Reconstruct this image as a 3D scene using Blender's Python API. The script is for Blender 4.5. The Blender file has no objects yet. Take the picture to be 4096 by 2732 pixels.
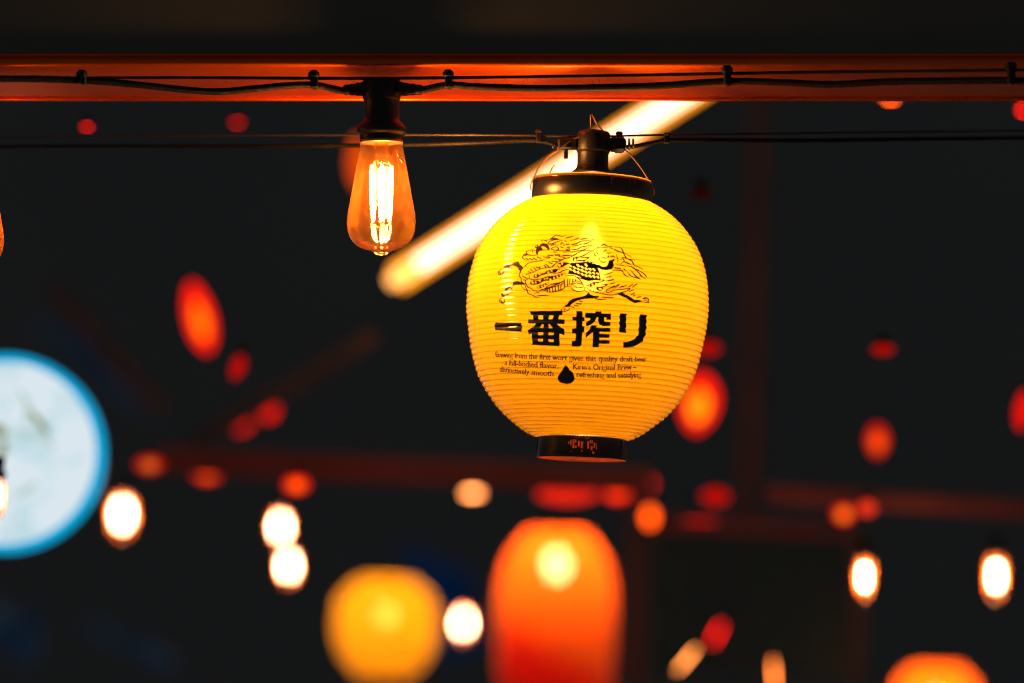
import bpy, math, random
import numpy as np
from mathutils import Vector, Matrix

random.seed(7)
rng = np.random.default_rng(7)
S = bpy.context.scene
COL = S.collection
R = math.radians

# ------------------------------------------------------------------ camera
FOCAL, SENS, W, H = 135.0, 36.0, 4096.0, 2732.0
PITCH = R(5.0)
CAM = Vector((0.0, -3.56, 1.62))
K = SENS / W / FOCAL                      # tangent per photograph pixel
AX = Vector((1, 0, 0))
AF = Vector((0, math.cos(PITCH), math.sin(PITCH)))
AU = Vector((0, -math.sin(PITCH), math.cos(PITCH)))


def at(px, py, d):
    """Point in the place seen at photograph pixel (px, py), d metres away."""
    return CAM + AF * d + AX * ((px - W / 2) * K * d) - AU * ((py - H / 2) * K * d)


def pxm(d):
    return K * d                          # metres per pixel at that distance


def project(p):
    """numpy (n,3) world -> pixels"""
    q = p - np.array(CAM)
    d = q @ np.array(AF)
    return W / 2 + (q @ np.array(AX)) / d / K, H / 2 - (q @ np.array(AU)) / d / K


cam_data = bpy.data.cameras.new('camera')
cam = bpy.data.objects.new('camera', cam_data)
COL.objects.link(cam)
cam.location = CAM
cam.rotation_euler = (math.pi / 2 + PITCH, 0, 0)
cam_data.lens, cam_data.sensor_width = FOCAL, SENS
cam_data.clip_start, cam_data.clip_end = 0.05, 200
cam_data.dof.use_dof = True
FOCUS, FSTOP = 3.505, 2.8
cam_data.dof.focus_distance = FOCUS
cam_data.dof.aperture_fstop = FSTOP
S.camera = cam


def blur(d):                              # diameter of the blur disc in pixels
    f = FOCAL / 1000
    return f * f / (FSTOP * (FOCUS - f)) / (SENS / 1000 / W) * abs(d - FOCUS) / d


# ------------------------------------------------------------------ world, exposure
world = bpy.data.worlds.new('World')
S.world = world
world.use_nodes = True
bg = world.node_tree.nodes['Background']
bg.inputs[0].default_value = (0.98, 1.0, 1.02, 1)
bg.inputs[1].default_value = 0.042         # dim even glow of the night street
S.view_settings.view_transform = 'Standard'
S.view_settings.look = 'None'
S.view_settings.exposure = 0
S.view_settings.gamma = 1
S.view_settings.use_curve_mapping = False
cy = S.cycles
cy.use_denoising = True
try:
    cy.denoiser = 'OPENIMAGEDENOISE'
except Exception:
    pass
cy.max_bounces = 12
cy.diffuse_bounces = 5
cy.glossy_bounces = 4
cy.transmission_bounces = 8
cy.transparent_max_bounces = 16
cy.caustics_reflective = False
cy.caustics_refractive = False
cy.sample_clamp_indirect = 6
cy.sample_clamp_direct = 0
cy.use_adaptive_sampling = False
cy.pixel_filter_type = 'BLACKMAN_HARRIS'
cy.filter_width = 1.15

# ------------------------------------------------------------------ materials


def mat(name):
    m = bpy.data.materials.new(name)
    m.use_nodes = True
    nt = m.node_tree
    nt.nodes.clear()
    out = nt.nodes.new('ShaderNodeOutputMaterial')
    return m, nt, out


def N(nt, kind, **kw):
    n = nt.nodes.new(kind)
    for k, v in kw.items():
        if k.startswith('in_'):
            key = k[3:]
            n.inputs[int(key) if key.isdigit() else key.replace('_', ' ')].default_value = v
        else:
            setattr(n, k, v)
    return n


def c4(c):
    return (c[0], c[1], c[2], 1)


def plain(name, col, rough=0.5, spec=0.3, noise=0.25, scale=40, bump=0.0, metallic=0.0):
    m, nt, out = mat(name)
    b = N(nt, 'ShaderNodeBsdfPrincipled')
    tc = N(nt, 'ShaderNodeTexCoord')
    nz = N(nt, 'ShaderNodeTexNoise')
    nz.inputs['Scale'].default_value = scale
    nz.inputs['Detail'].default_value = 5
    nt.links.new(tc.outputs['Object'], nz.inputs['Vector'])
    mx = N(nt, 'ShaderNodeMix', data_type='RGBA')
    mx.inputs['A'].default_value = c4([v * (1 - noise) for v in col])
    mx.inputs['B'].default_value = c4([min(1, v * (1 + noise)) for v in col])
    nt.links.new(nz.outputs['Fac'], mx.inputs['Factor'])
    nt.links.new(mx.outputs['Result'], b.inputs['Base Color'])
    b.inputs['Roughness'].default_value = rough
    b.inputs['Specular IOR Level'].default_value = spec
    b.inputs['Metallic'].default_value = metallic
    if bump:
        bp = N(nt, 'ShaderNodeBump')
        bp.inputs['Strength'].default_value = bump
        bp.inputs['Distance'].default_value = 0.002
        nt.links.new(nz.outputs['Fac'], bp.inputs['Height'])
        nt.links.new(bp.outputs['Normal'], b.inputs['Normal'])
    nt.links.new(b.outputs[0], out.inputs[0])
    return m


def glow(name, col, strength=1.0):
    m, nt, out = mat(name)
    e = N(nt, 'ShaderNodeEmission')
    e.inputs[0].default_value = c4(col)
    e.inputs[1].default_value = strength
    nt.links.new(e.outputs[0], out.inputs[0])
    return m


def paper(name, col, translucency=0.72, see=0.10, rough=0.28, gloss=0.12, ink=False, swath=None):
    """Lantern skin: lets the lamp inside shine through, glossy outside."""
    m, nt, out = mat(name)
    L = nt.links.new
    tr = N(nt, 'ShaderNodeBsdfTranslucent', in_0=c4(col))
    df = N(nt, 'ShaderNodeBsdfDiffuse', in_0=c4(col))
    tcs = N(nt, 'ShaderNodeTexCoord')
    nzs = N(nt, 'ShaderNodeTexNoise')
    nzs.inputs['Scale'].default_value = 26
    nzs.inputs['Detail'].default_value = 7
    nzs.inputs['Roughness'].default_value = .65
    L(tcs.outputs['Object'], nzs.inputs['Vector'])
    mxc = N(nt, 'ShaderNodeMix', data_type='RGBA')
    mxc.inputs['A'].default_value = c4([v * .84 for v in col])
    mxc.inputs['B'].default_value = c4([min(.99, v * 1.10) for v in col])
    L(nzs.outputs['Fac'], mxc.inputs['Factor'])
    skin_out = mxc.outputs['Result']
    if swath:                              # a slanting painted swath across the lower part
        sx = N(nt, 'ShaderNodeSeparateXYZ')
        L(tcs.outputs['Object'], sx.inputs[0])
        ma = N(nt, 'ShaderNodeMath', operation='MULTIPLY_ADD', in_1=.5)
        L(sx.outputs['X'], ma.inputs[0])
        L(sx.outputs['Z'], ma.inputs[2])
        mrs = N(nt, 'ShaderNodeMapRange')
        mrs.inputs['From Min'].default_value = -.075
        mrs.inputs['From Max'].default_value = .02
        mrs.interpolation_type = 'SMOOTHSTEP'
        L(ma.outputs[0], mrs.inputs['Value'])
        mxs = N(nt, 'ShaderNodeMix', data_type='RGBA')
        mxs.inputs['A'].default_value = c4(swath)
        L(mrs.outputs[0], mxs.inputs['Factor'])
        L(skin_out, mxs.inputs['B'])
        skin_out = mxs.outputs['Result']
    L(skin_out, tr.inputs[0])
    L(skin_out, df.inputs[0])
    m1 = N(nt, 'ShaderNodeMixShader', in_0=translucency)
    L(df.outputs[0], m1.inputs[1])
    L(tr.outputs[0], m1.inputs[2])
    rf = N(nt, 'ShaderNodeBsdfRefraction', in_0=c4((1, max(.55, min(1, col[1] * 1.7)), col[2] * 3 + (.16 if ink else .34))))
    rf.inputs['Roughness'].default_value = rough
    rf.inputs['IOR'].default_value = 1.04
    m2 = N(nt, 'ShaderNodeMixShader', in_0=see)
    L(m1.outputs[0], m2.inputs[1])
    L(rf.outputs[0], m2.inputs[2])
    base = m2
    if ink:
        at_ = N(nt, 'ShaderNodeAttribute', attribute_name='ink')
        bk = N(nt, 'ShaderNodeBsdfDiffuse', in_0=(0.06, 0.06, 0.062, 1))
        m4 = N(nt, 'ShaderNodeMixShader')
        L(at_.outputs['Fac'], m4.inputs[0])
        L(base.outputs[0], m4.inputs[1])
        L(bk.outputs[0], m4.inputs[2])
        base = m4
    gl = N(nt, 'ShaderNodeBsdfGlossy', in_0=(1, 1, 1, 1))
    gl.inputs['Roughness'].default_value = gloss
    fr = N(nt, 'ShaderNodeFresnel', in_0=1.42)
    m3 = N(nt, 'ShaderNodeMixShader')
    L(fr.outputs[0], m3.inputs[0])
    L(base.outputs[0], m3.inputs[1])
    L(gl.outputs[0], m3.inputs[2])
    L(m3.outputs[0], out.inputs[0])
    return m


def bulb_glass(name, tint, scatter, scatter_col=(1, .9, .75), gloss=1.0, bloom=0.0):
    """Thin amber glass: tinted see-through, reflecting, with fingerprints and a scatter film in place of lens glow."""
    m, nt, out = mat(name)
    L = nt.links.new
    tp = N(nt, 'ShaderNodeBsdfTransparent', in_0=c4(tint))
    gl = N(nt, 'ShaderNodeBsdfGlossy', in_0=(1, 1, 1, 1))
    gl.inputs['Roughness'].default_value = 0.04
    fr = N(nt, 'ShaderNodeFresnel', in_0=1.5)
    mu = N(nt, 'ShaderNodeMath', operation='MULTIPLY', in_1=gloss)
    L(fr.outputs[0], mu.inputs[0])
    m1 = N(nt, 'ShaderNodeMixShader')
    L(mu.outputs[0], m1.inputs[0])
    L(tp.outputs[0], m1.inputs[1])
    L(gl.outputs[0], m1.inputs[2])
    tl = N(nt, 'ShaderNodeBsdfTranslucent', in_0=c4(scatter_col))  # orange scatter that makes the glass look lit
    tc = N(nt, 'ShaderNodeTexCoord')
    nz = N(nt, 'ShaderNodeTexNoise')
    nz.inputs['Scale'].default_value = 130
    nz.inputs['Detail'].default_value = 6
    nz.inputs['Roughness'].default_value = .7
    L(tc.outputs['Object'], nz.inputs['Vector'])
    wv = N(nt, 'ShaderNodeTexWave')
    wv.inputs['Scale'].default_value = 420
    wv.inputs['Distortion'].default_value = 9
    wv.inputs['Detail Scale'].default_value = .35
    L(tc.outputs['Object'], wv.inputs['Vector'])
    mr = N(nt, 'ShaderNodeMapRange')
    mr.inputs['From Min'].default_value = .38
    mr.inputs['From Max'].default_value = .68
    mr.inputs['To Min'].default_value = scatter * .65
    mr.inputs['To Max'].default_value = scatter * 1.4
    L(nz.outputs['Fac'], mr.inputs['Value'])
    mm = N(nt, 'ShaderNodeMath', operation='MULTIPLY_ADD', in_1=.5, in_2=.75)
    L(wv.outputs['Fac'], mm.inputs[0])
    m5 = N(nt, 'ShaderNodeMath', operation='MULTIPLY')
    L(mr.outputs[0], m5.inputs[0])
    L(mm.outputs[0], m5.inputs[1])
    m2 = N(nt, 'ShaderNodeMixShader')
    L(m5.outputs[0], m2.inputs[0])
    L(m1.outputs[0], m2.inputs[1])
    L(tl.outputs[0], m2.inputs[2])
    last = m2
    if bloom:                               # rough lobe in place of the lens bloom around the filaments
        rf = N(nt, 'ShaderNodeBsdfRefraction', in_0=(1, .55, .16, 1))
        rf.inputs['Roughness'].default_value = .40
        rf.inputs['IOR'].default_value = 1.02
        m6 = N(nt, 'ShaderNodeMixShader', in_0=bloom)
        L(m2.outputs[0], m6.inputs[1])
        L(rf.outputs[0], m6.inputs[2])
        last = m6
    L(last.outputs[0], out.inputs[0])
    return m


M = {}
M['night'] = plain('night_backdrop_grey', (.175, .182, .188), .95, 0, .16, .35)
M['black'] = plain('black_plastic', (.011, .0105, .0105), .42, .3, .15, 90)
M['cable'] = plain('black_rubber', (.007, .0065, .0065), .55, .2, .3, 300, .3)
M['gloss'] = plain('glossy_black_plastic', (.006, .0055, .0055), .33, .6, .2, 60)
M['steel'] = plain('dull_steel_wire', (.035, .024, .022), .45, .5, .3, 200)
M['copper'] = plain('copper_wire', (.5, .25, .12), .35, .5, .2, 200, 0, .6)
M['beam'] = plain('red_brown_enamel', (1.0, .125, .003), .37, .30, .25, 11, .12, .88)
M['fascia'] = plain('dark_painted_fascia', (.12, .125, .112), .9, .0, .10, 10)
M['timber'] = plain('dark_red_timber', (.60, .11, .08), .6, .1, .85, 2.6)
M['timber_dim'] = plain('dark_brown_timber', (.19, .125, .105), .7, .05, .3, 6)
M['blue'] = plain('navy_glow', (.02, .20, .95), .8, .0, .45, 2.2)
M['teal'] = plain('dark_blue_glow', (.12, .30, .60), .8, .0, .35, 2.0)
M['skin'] = paper('yellow_vinyl', (.95, .52, .004), translucency=.62, see=.02, rough=.68, gloss=.06, ink=True)
M['skin_plain'] = paper('pale_yellow_vinyl', (.97, .44, .012), see=.02, rough=.6)
M['skin_red'] = paper('orange_red_paper', (.97, .150, .004), translucency=.86, see=.06, rough=.46)
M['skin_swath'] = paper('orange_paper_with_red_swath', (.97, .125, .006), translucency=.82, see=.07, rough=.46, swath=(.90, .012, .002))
M['skin_rim'] = paper('yellow_vinyl_lip', (.97, .40, .02), translucency=.85, see=0.0)
M['skin_under'] = paper('red_vinyl_disc', (.95, .20, .02), see=0.0)
FIL = (1.0, .50, .18)
M['filament'] = glow('filament_phosphor', FIL, 820)
M['filament_dim'] = glow('filament_phosphor_dim', FIL, 45)
M['glass'] = bulb_glass('amber_glass', (1.0, .74, .40), .013, (1, .30, .035), bloom=.40)
M['glass_scatter'] = bulb_glass('scatter_amber_glass', (1.0, .74, .40), .25, (1, .27, .03), bloom=.45)  # scatter raised so the dim bulb's glass looks bright
M['glass_far'] = bulb_glass('amber_glass_far', (1.0, .88, .70), .38, (1, .20, .012))  # scatter raised for the orange fringe of the far bulbs
M['filament_far'] = glow('filament_far', (1.0, .66, .45), 190)
M['lamp_in'] = glow('lantern_lamp', (1.0, .52, .22), 113)

# ------------------------------------------------------------------ mesh helpers


def link(name, me, material, parent=None):
    o = bpy.data.objects.new(name, me)
    COL.objects.link(o)
    if material is not None:
        me.materials.append(material)
    if parent is not None:
        o.parent = parent
    return o


def mesh(name, v, f, material, parent=None, smooth=True):
    me = bpy.data.meshes.new(name)
    me.from_pydata([tuple(p) for p in v], [], f)
    me.polygons.foreach_set('use_smooth', [smooth] * len(me.polygons))
    me.update()
    return link(name, me, material, parent)


def thing(name, label, cat, loc, rot=None, group=None):
    o = bpy.data.objects.new(name, None)
    o.empty_display_size = .02
    COL.objects.link(o)
    o.location = loc
    if rot is not None:
        o.rotation_euler = rot
    tag(o, label, cat, group)
    return o


def tag(o, label, cat, group=None):
    o['label'] = label
    o['category'] = cat
    if group:
        o['group'] = group
    return o


def lathe(prof, seg=48, closed_ends=False):
    """prof: list of (r, z) top to bottom -> verts, faces (normals outward)"""
    v, f = [], []
    n = len(prof)
    for r, z in prof:
        for k in range(seg):
            a = 2 * math.pi * k / seg
            v.append((r * math.sin(a), -r * math.cos(a), z))
    for i in range(n - 1):
        for k in range(seg):
            k2 = (k + 1) % seg
            f.append((i * seg + k, (i + 1) * seg + k, (i + 1) * seg + k2, i * seg + k2))
    if closed_ends:
        f.append(tuple(range(seg - 1, -1, -1))[::-1])
        f.append(tuple((n - 1) * seg + k for k in range(seg))[::-1])
    return v, f


def smooth_path(pts, n=12):
    P = [Vector(p) for p in pts]
    if len(P) < 3:
        return P
    out = []
    for i in range(len(P) - 1):
        p0 = P[i - 1] if i else P[0] * 2 - P[1]
        p1, p2 = P[i], P[i + 1]
        p3 = P[i + 2] if i + 2 < len(P) else P[-1] * 2 - P[-2]
        for k in range(n):
            t = k / n
            out.append(.5 * ((2 * p1) + (p2 - p0) * t + (2 * p0 - 5 * p1 + 4 * p2 - p3) * t * t + (3 * p1 - p0 - 3 * p2 + p3) * t ** 3))
    out.append(P[-1])
    return out


def tube(path, rad, seg=10, jitter=0.0):
    """swept tube; rad a number or list"""
    v, f = [], []
    n = len(path)
    prev = None
    for i, p in enumerate(path):
        t = (path[min(i + 1, n - 1)] - path[max(i - 1, 0)]).normalized()
        if prev is None:
            a = t.cross(Vector((0, 0, 1)))
            if a.length < .1:
                a = t.cross(Vector((0, 1, 0)))
            a.normalize()
        else:
            a = (prev - t * prev.dot(t)).normalized()
        prev = a
        b = t.cross(a)
        r = rad[i] if isinstance(rad, (list, tuple)) else rad
        r *= 1 + jitter * (random.random() - .5)
        for k in range(seg):
            w = 2 * math.pi * k / seg
            v.append(p + (a * math.cos(w) + b * math.sin(w)) * r)
    for i in range(n - 1):
        for k in range(seg):
            k2 = (k + 1) % seg
            f.append((i * seg + k, i * seg + k2, (i + 1) * seg + k2, (i + 1) * seg + k))
    f.append(tuple(range(seg)))
    f.append(tuple((n - 1) * seg + k for k in range(seg))[::-1])
    return v, f


def box(c, s, bev=0.0, rot=None):
    """bevelled box (octagonal in every section) centre c, full sizes s"""
    cx, cy_, cz = c
    hx, hy, hz = s[0] / 2, s[1] / 2, s[2] / 2
    b = bev if bev else min(hx, hy, hz) * .12
    v = []
    idx = {}
    for sx in (-1, 1):
        for sy in (-1, 1):
            for sz in (-1, 1):
                for a in range(3):
                    p = [sx * (hx - b), sy * (hy - b), sz * (hz - b)]
                    p[a] += (sx, sy, sz)[a] * b
                    idx[(sx, sy, sz, a)] = len(v)
                    v.append(p)
    f = []
    for a in range(3):
        u, w = [(1, 2), (2, 0), (0, 1)][a]
        for s_ in (-1, 1):
            q = []
            for (i, j) in ((-1, -1), (1, -1), (1, 1), (-1, 1)):
                k = [0, 0, 0]
                k[a], k[u], k[w] = s_, i, j
                q.append(idx[(k[0], k[1], k[2], a)])
            f.append(tuple(q if s_ > 0 else q[::-1]))
    for a in range(3):
        u, w = [(1, 2), (2, 0), (0, 1)][a]
        for i in (-1, 1):
            for j in (-1, 1):
                q = []
                for (s_, ax) in ((-1, u), (1, u), (1, w), (-1, w)):
                    k = [0, 0, 0]
                    k[a], k[u], k[w] = s_, i, j
                    q.append(idx[(k[0], k[1], k[2], ax)])
                f.append(tuple(q if i * j > 0 else q[::-1]))
    for sx in (-1, 1):
        for sy in (-1, 1):
            for sz in (-1, 1):
                q = [idx[(sx, sy, sz, a)] for a in range(3)]
                f.append(tuple(q if sx * sy * sz > 0 else q[::-1]))
    mtx = rot if rot is not None else Matrix.Identity(3)
    return [mtx @ Vector(p) + Vector((cx, cy_, cz)) for p in v], f


def join(*parts):
    v, f = [], []
    for pv, pf in parts:
        b = len(v)
        v.extend(pv)
        f.extend(tuple(i + b for i in q) for q in pf)
    return v, f


def local(path, o):
    return [Vector(p) - o for p in path]


def bar(a, b, w, d, up=Vector((0, 0, 1))):
    """square timber from a to b"""
    t = (b - a).normalized()
    s = t.cross(up).normalized()
    u = s.cross(t)
    m3 = Matrix((t, s, u)).transposed()
    return box((a + b) / 2, ((b - a).length, w, d), min(w, d) * .06, m3)


# ------------------------------------------------------------------ the setting
nw = at(2048, 1366, 26)
sv = []
for i in range(13):
    for j in range(11):
        sv.append(Vector(((i - 6) * 1.6, nw.y + rng.uniform(-.05, .05), nw.z + (j - 5) * 1.6)))
sf = [(i * 11 + j, (i + 1) * 11 + j, (i + 1) * 11 + j + 1, i * 11 + j + 1) for i in range(12) for j in range(10)]
wall = mesh('night_backdrop', sv, sf, M['night'], None, True)  # backdrop sheet added to give the night its dark grey
wall['kind'] = 'structure'

# overhead beam: an upright fascia over a flared sheet-metal apron that faces down to the bulbs
D0 = 3.60
bo = at(2048, 393, D0)
root = thing('overhead_beam', 'long dark overhead beam with red-lit lower lip across the top', 'beam', (0, bo.y, bo.z))


def z_of(py, d):
    p = at(2048, py, d)
    return p.y - bo.y, p.z - bo.z


prof = []
yb, zb = z_of(393, 3.600)
yt, zt = z_of(222, 3.524)
for k in range(17):                       # convex apron from the bottom edge up to the lip
    t = k / 16
    q = np.interp(t, [0, .12, .25, .4, .55, .7, .85, 1], [0, .20, .42, .68, .88, 1.0, .985, .93])
    prof.append((yb + (yt - yb) * float(q), zb + (zt - zb) * t))
yt = prof[-1][0]
XL = 1.7


def extrude(prof, xs, closed=False):
    v, f = [], []
    n = len(prof)
    for x in xs:
        for (y, z) in prof:
            v.append((x, y, z))
    for i in range(len(xs) - 1):
        for k in range(n if closed else n - 1):
            k2 = (k + 1) % n
            f.append((i * n + k, (i + 1) * n + k, (i + 1) * n + k2, i * n + k2))
    if closed:
        f.append(tuple(range(n)))
        f.append(tuple((len(xs) - 1) * n + k for k in range(n))[::-1])
    return v, f


def bead(cy_, cz, r, n=10):
    return [(cy_ + r * math.cos(2 * math.pi * k / n), cz + r * math.sin(2 * math.pi * k / n)) for k in range(n)]


xs = [-XL + 2 * XL * k / 60 for k in range(61)]
back = [(y + .004, z + .0025) for (y, z) in reversed(prof)]
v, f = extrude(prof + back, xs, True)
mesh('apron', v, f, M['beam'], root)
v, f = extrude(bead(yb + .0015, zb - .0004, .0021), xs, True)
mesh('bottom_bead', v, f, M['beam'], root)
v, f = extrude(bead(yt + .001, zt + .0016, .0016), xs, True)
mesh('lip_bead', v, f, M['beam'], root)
fb = [(yt + .0012, zt + .0034), (yt + .0012, zt + .36), (yt + .12, zt + .36), (yt + .12, zt + .0034)]
v, f = extrude(fb, xs, True)
mesh('fascia', v, f, M['fascia'], root, False)

# ------------------------------------------------------------------ bulbs
BP = [(84, 572), (88, 600), (97, 650), (106, 700), (115, 750), (124, 800), (132, 845), (136.5, 878), (137, 900), (134, 925), (125, 952), (110, 973), (90, 989), (66, 999), (45, 1005), (36, 1010), (27, 1018), (16, 1023), (6, 1025), (.5, 1025.4)]


def interp_profile(P, n):
    pts = smooth_path([(r, z, 0) for r, z in P], n)
    return [(max(p.x, .3), p.y) for p in pts]


def make_bulb(label, loc, s=1.0, fine=True, group='clear filament bulbs', tiltx=0.0, yaw=0.0, dim=False):
    """Edison bulb hanging from its socket collar; origin at the top of the glass. s: metres per pixel unit"""
    u = pxm(3.50) * s
    t = thing('light_bulb', label, 'light bulb', loc, (0, tiltx, yaw), group)
    Z = lambda y: (572 - y) * u
    pr = [(r * u, Z(y)) for r, y in interp_profile(BP, 4 if fine else 2)]
    if not fine:
        pr = [(r * u, Z(y)) for r, y in [(40, 572), (62, 590), (72, 640), (76, 720), (76, 860), (70, 930), (52, 985), (30, 1015), (.5, 1024)]]
    v, f = lathe(pr, 64 if fine else 24)
    mesh('glass', v, f, M['glass_scatter' if dim else 'glass'] if fine else M['glass_far'], t)
    if not fine:
        pts = [(1, 655), (12, 662), (20, 690), (24, 770), (20, 850), (12, 880), (1, 886)]
        v, f = lathe([(r * u, Z(y)) for r, y in pts], 14)
        mesh('filament', v, f, M['filament_far'], t)
        return t
    # threaded brass neck rim just under the collar
    v, f = lathe([(80 * u, Z(562)), (86 * u, Z(563)), (87 * u, Z(570)), (85.5 * u, Z(574)), (83 * u, Z(575))], 64)
    mesh('neck_rim', v, f, M['copper'], t)
    # pressed glass stem
    st = [(30, 545), (30, 600), (28, 622), (22, 632), (25, 640), (27, 648), (20, 656), (6, 660), (.5, 661)]
    v, f = lathe([(r * u, Z(y)) for r, y in interp_profile(st, 3)], 32)
    mesh('stem', v, f, M['glass'], t)
    for a0 in (0.1, 1.15, 2.2, 3.24, 4.29, 5.34):
        top = Vector((44 * u * math.sin(a0), -44 * u * math.cos(a0), Z(668)))
        bot = Vector((36 * u * math.sin(a0), -36 * u * math.cos(a0), Z(886)))
        path = [top + (bot - top) * (k / 6) for k in range(7)]
        v, f = tube(path, [u * q for q in (4, 8, 8.5, 8.5, 8.5, 8, 4)], 8)
        mesh('filament', v, f, M['filament_dim' if dim else 'filament'], t)
        w = smooth_path([Vector((14 * u * math.sin(a0), -14 * u * math.cos(a0), Z(640))), Vector((30 * u * math.sin(a0), -30 * u * math.cos(a0), Z(646))), top + Vector((0, 0, .001)), top], 5)
        v, f = tube(w, 1.2 * u, 6)
        mesh('lead_wire', v, f, M['copper'], t)
        w = smooth_path([bot, bot + Vector((0, 0, -14 * u)), Vector((8 * u * math.sin(a0), -8 * u * math.cos(a0), Z(912))), Vector((0, 0, Z(894)))], 5)
        v, f = tube(w, 1.2 * u, 6)
        mesh('hook_wire', v, f, M['copper'], t)
    v, f = lathe([(.5 * u, Z(884)), (9 * u, Z(886)), (11 * u, Z(891)), (9 * u, Z(896)), (.5 * u, Z(898))], 16)
    mesh('hub', v, f, M['glass'], t)
    # printed triangle mark on the glass
    mk = []

    def on_glass(px, py):
        r = np.interp(py, [q[1] for q in BP], [q[0] for q in BP]) + .5
        x = px - 1526
        a = math.asin(max(-1, min(1, x / r)))
        return Vector((r * u * math.sin(a), -r * u * math.cos(a), Z(py)))
    tri = [(1592, 625), (1616, 630), (1611, 658), (1592, 625)]
    segs = [tri, [(1604 + 5 * math.cos(q), 640 + 8 * math.sin(q)) for q in [k * math.pi / 6 for k in range(13)]],
            [(1601, 645), (1604, 635), (1606, 644)]]
    for sg in segs:
        pth = []
        for a, b in zip(sg[:-1], sg[1:]):
            for k in range(4):
                pth.append(on_glass(a[0] + (b[0] - a[0]) * k / 4, a[1] + (b[1] - a[1]) * k / 4))
        pth.append(on_glass(*sg[-1]))
        mk.append(tube(pth, 1.1 * u, 5))
    v, f = join(*mk)
    mesh('printed_mark', v, f, M['black'], t)
    return t


def collar_profile(u):
    Z = lambda y: (572 - y) * u
    P = [(30, 315), (66, 315), (75, 319), (77, 330), (77, 392), (74, 398), (71, 402), (70, 470), (71, 482), (84, 494), (97, 508), (100, 520), (99, 530), (94, 538), (88, 540), (87, 546), (86, 562), (84, 566), (79, 566), (79, 545), (30, 540)]
    return [(r * u, Z(y)) for r, y in P]


bulb1 = make_bulb('lit clear filament bulb hanging left of the yellow lantern', at(1526, 572, 3.50))
bulb0 = make_bulb('orange-lit filament bulb cut off by the left edge of the picture', at(-119, 640, 3.49), dim=True)

# ------------------------------------------------------------------ front light string


def dfront(x):
    return 3.50 - .16 * ((x - 1700) / 2400) ** 2


o1 = at(1526, 340, 3.50)
string1 = thing('light_string', 'thick black cable string clipped to a wire along the overhead beam', 'light string', o1)
pts = [(-500, 300), (-100, 314), (150, 316), (330, 322), (520, 336), (830, 366), (1000, 356), (1130, 344), (1257, 340), (1370, 362), (1450, 357), (1526, 355)]
path = smooth_path([at(x, y, dfront(x)) for x, y in pts], 14)
v, f = tube(local(path, o1), .0032, 10, .10)
mesh('power_cable', v, f, M['cable'], string1)
pts = [(1526, 355), (1600, 357), (1680, 360), (1795, 339), (1900, 346), (2150, 353), (2450, 349), (2650, 342), (2910, 325), (3150, 331), (3320, 338), (3550, 327), (3800, 323), (4050, 322), (4300, 335)]
path = smooth_path([at(x, y, dfront(x)) for x, y in pts], 14)
v, f = tube(local(path, o1), .0032, 10, .10)
mesh('power_cable', v, f, M['cable'], string1)
pts = [(-500, 330), (0, 322), (330, 312), (800, 311), (1257, 313), (1526, 313), (1795, 311), (2200, 306), (2600, 300), (2910, 294), (3400, 287), (4050, 280), (4400, 276)]
path = smooth_path([at(x, y, dfront(x) - .0005) for x, y in pts], 10)
v, f = tube(local(path, o1), .00145, 8, .18)
mesh('support_wire', v, f, M['cable'], string1)
u = pxm(3.5)
v, f = lathe([(r, z) for r, z in collar_profile(u)], 48)
so = at(1526, 572, 3.50) - o1
mesh('socket', [Vector(p) + so for p in v], f, M['black'], string1)
so2 = at(-119, 640, 3.49) - o1
mesh('socket', [Vector(p) + so2 for p in v], f, M['black'], string1)
# moulded cable sleeves each side of the socket
for sgn, a, b in ((-1, (1462, 356), (1368, 360)), (1, (1590, 356), (1696, 360))):
    A, B = at(a[0], a[1], 3.498), at(b[0], b[1], 3.497)
    pth = [A + (B - A) * (k / 12) for k in range(13)]
    rr = [(30 - k * 1.0 + (2.2 if k % 3 == 1 else 0) - (9 if k == 12 else 0)) * u for k in range(13)]
    v, f = tube(local(pth, o1), rr, 12)
    mesh('sleeve', v, f, M['black'], string1)
for x, yw, yc in ((330, 312, 322), (1257, 313, 340), (1795, 311, 339), (2910, 294, 325), (4045, 280, 322)):
    d = dfront(x) - .002
    c0 = at(x, (yw + yc) / 2 + 1, d) - o1
    hgt = (yc - yw + 26) * pxm(d)
    v1 = box(c0, (30 * u, .009, hgt), .001)
    v2 = box(at(x - 2, yw - 14, d) - o1, (44 * u, .010, 36 * u), .0026)
    v3 = box(at(x + 3, yc + 14, d) - o1, (20 * u, .008, 8 * u), .0008)
    v, f = join(v1, v2, v3)
    mesh('cable_tie', v, f, M['black'], string1, False)
# loose fibres of the cable jacket
fib = []
for (x0, x1, y0) in ((880, 1000, 322), (1300, 1500, 322), (1640, 1740, 322), (1900, 2500, 320)):
    for k in range(int((x1 - x0) / 22)):
        x = random.uniform(x0, x1)
        A = at(x, y0 + random.uniform(-6, 22), 3.497) - o1
        B = A + Vector((random.uniform(-6, 6) * u, -.001, random.uniform(3, 11) * u))
        fib.append(tube([A, (A + B) / 2 + Vector((.0003, 0, 0)), B], .00016, 4))
v, f = join(*fib)
fo = mesh('jacket_fibres', v, f, M['cable'], string1)
fo['kind'] = 'stuff'

# ------------------------------------------------------------------ the print on the lantern
X0, Y0, X1, Y1, SS = 1950, 900, 2630, 1560, 2
CW, CH = (X1 - X0) * SS, (Y1 - Y0) * SS
canvas = np.zeros((CH, CW), np.float32)


def fill(poly, val=1.0, off=(1940, 900), sc=3.3586):
    P = np.array([((x / sc + off[0] - X0) * SS, (y / sc + off[1] - Y0) * SS) for x, y in poly])
    fill_px(P, val)


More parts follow.
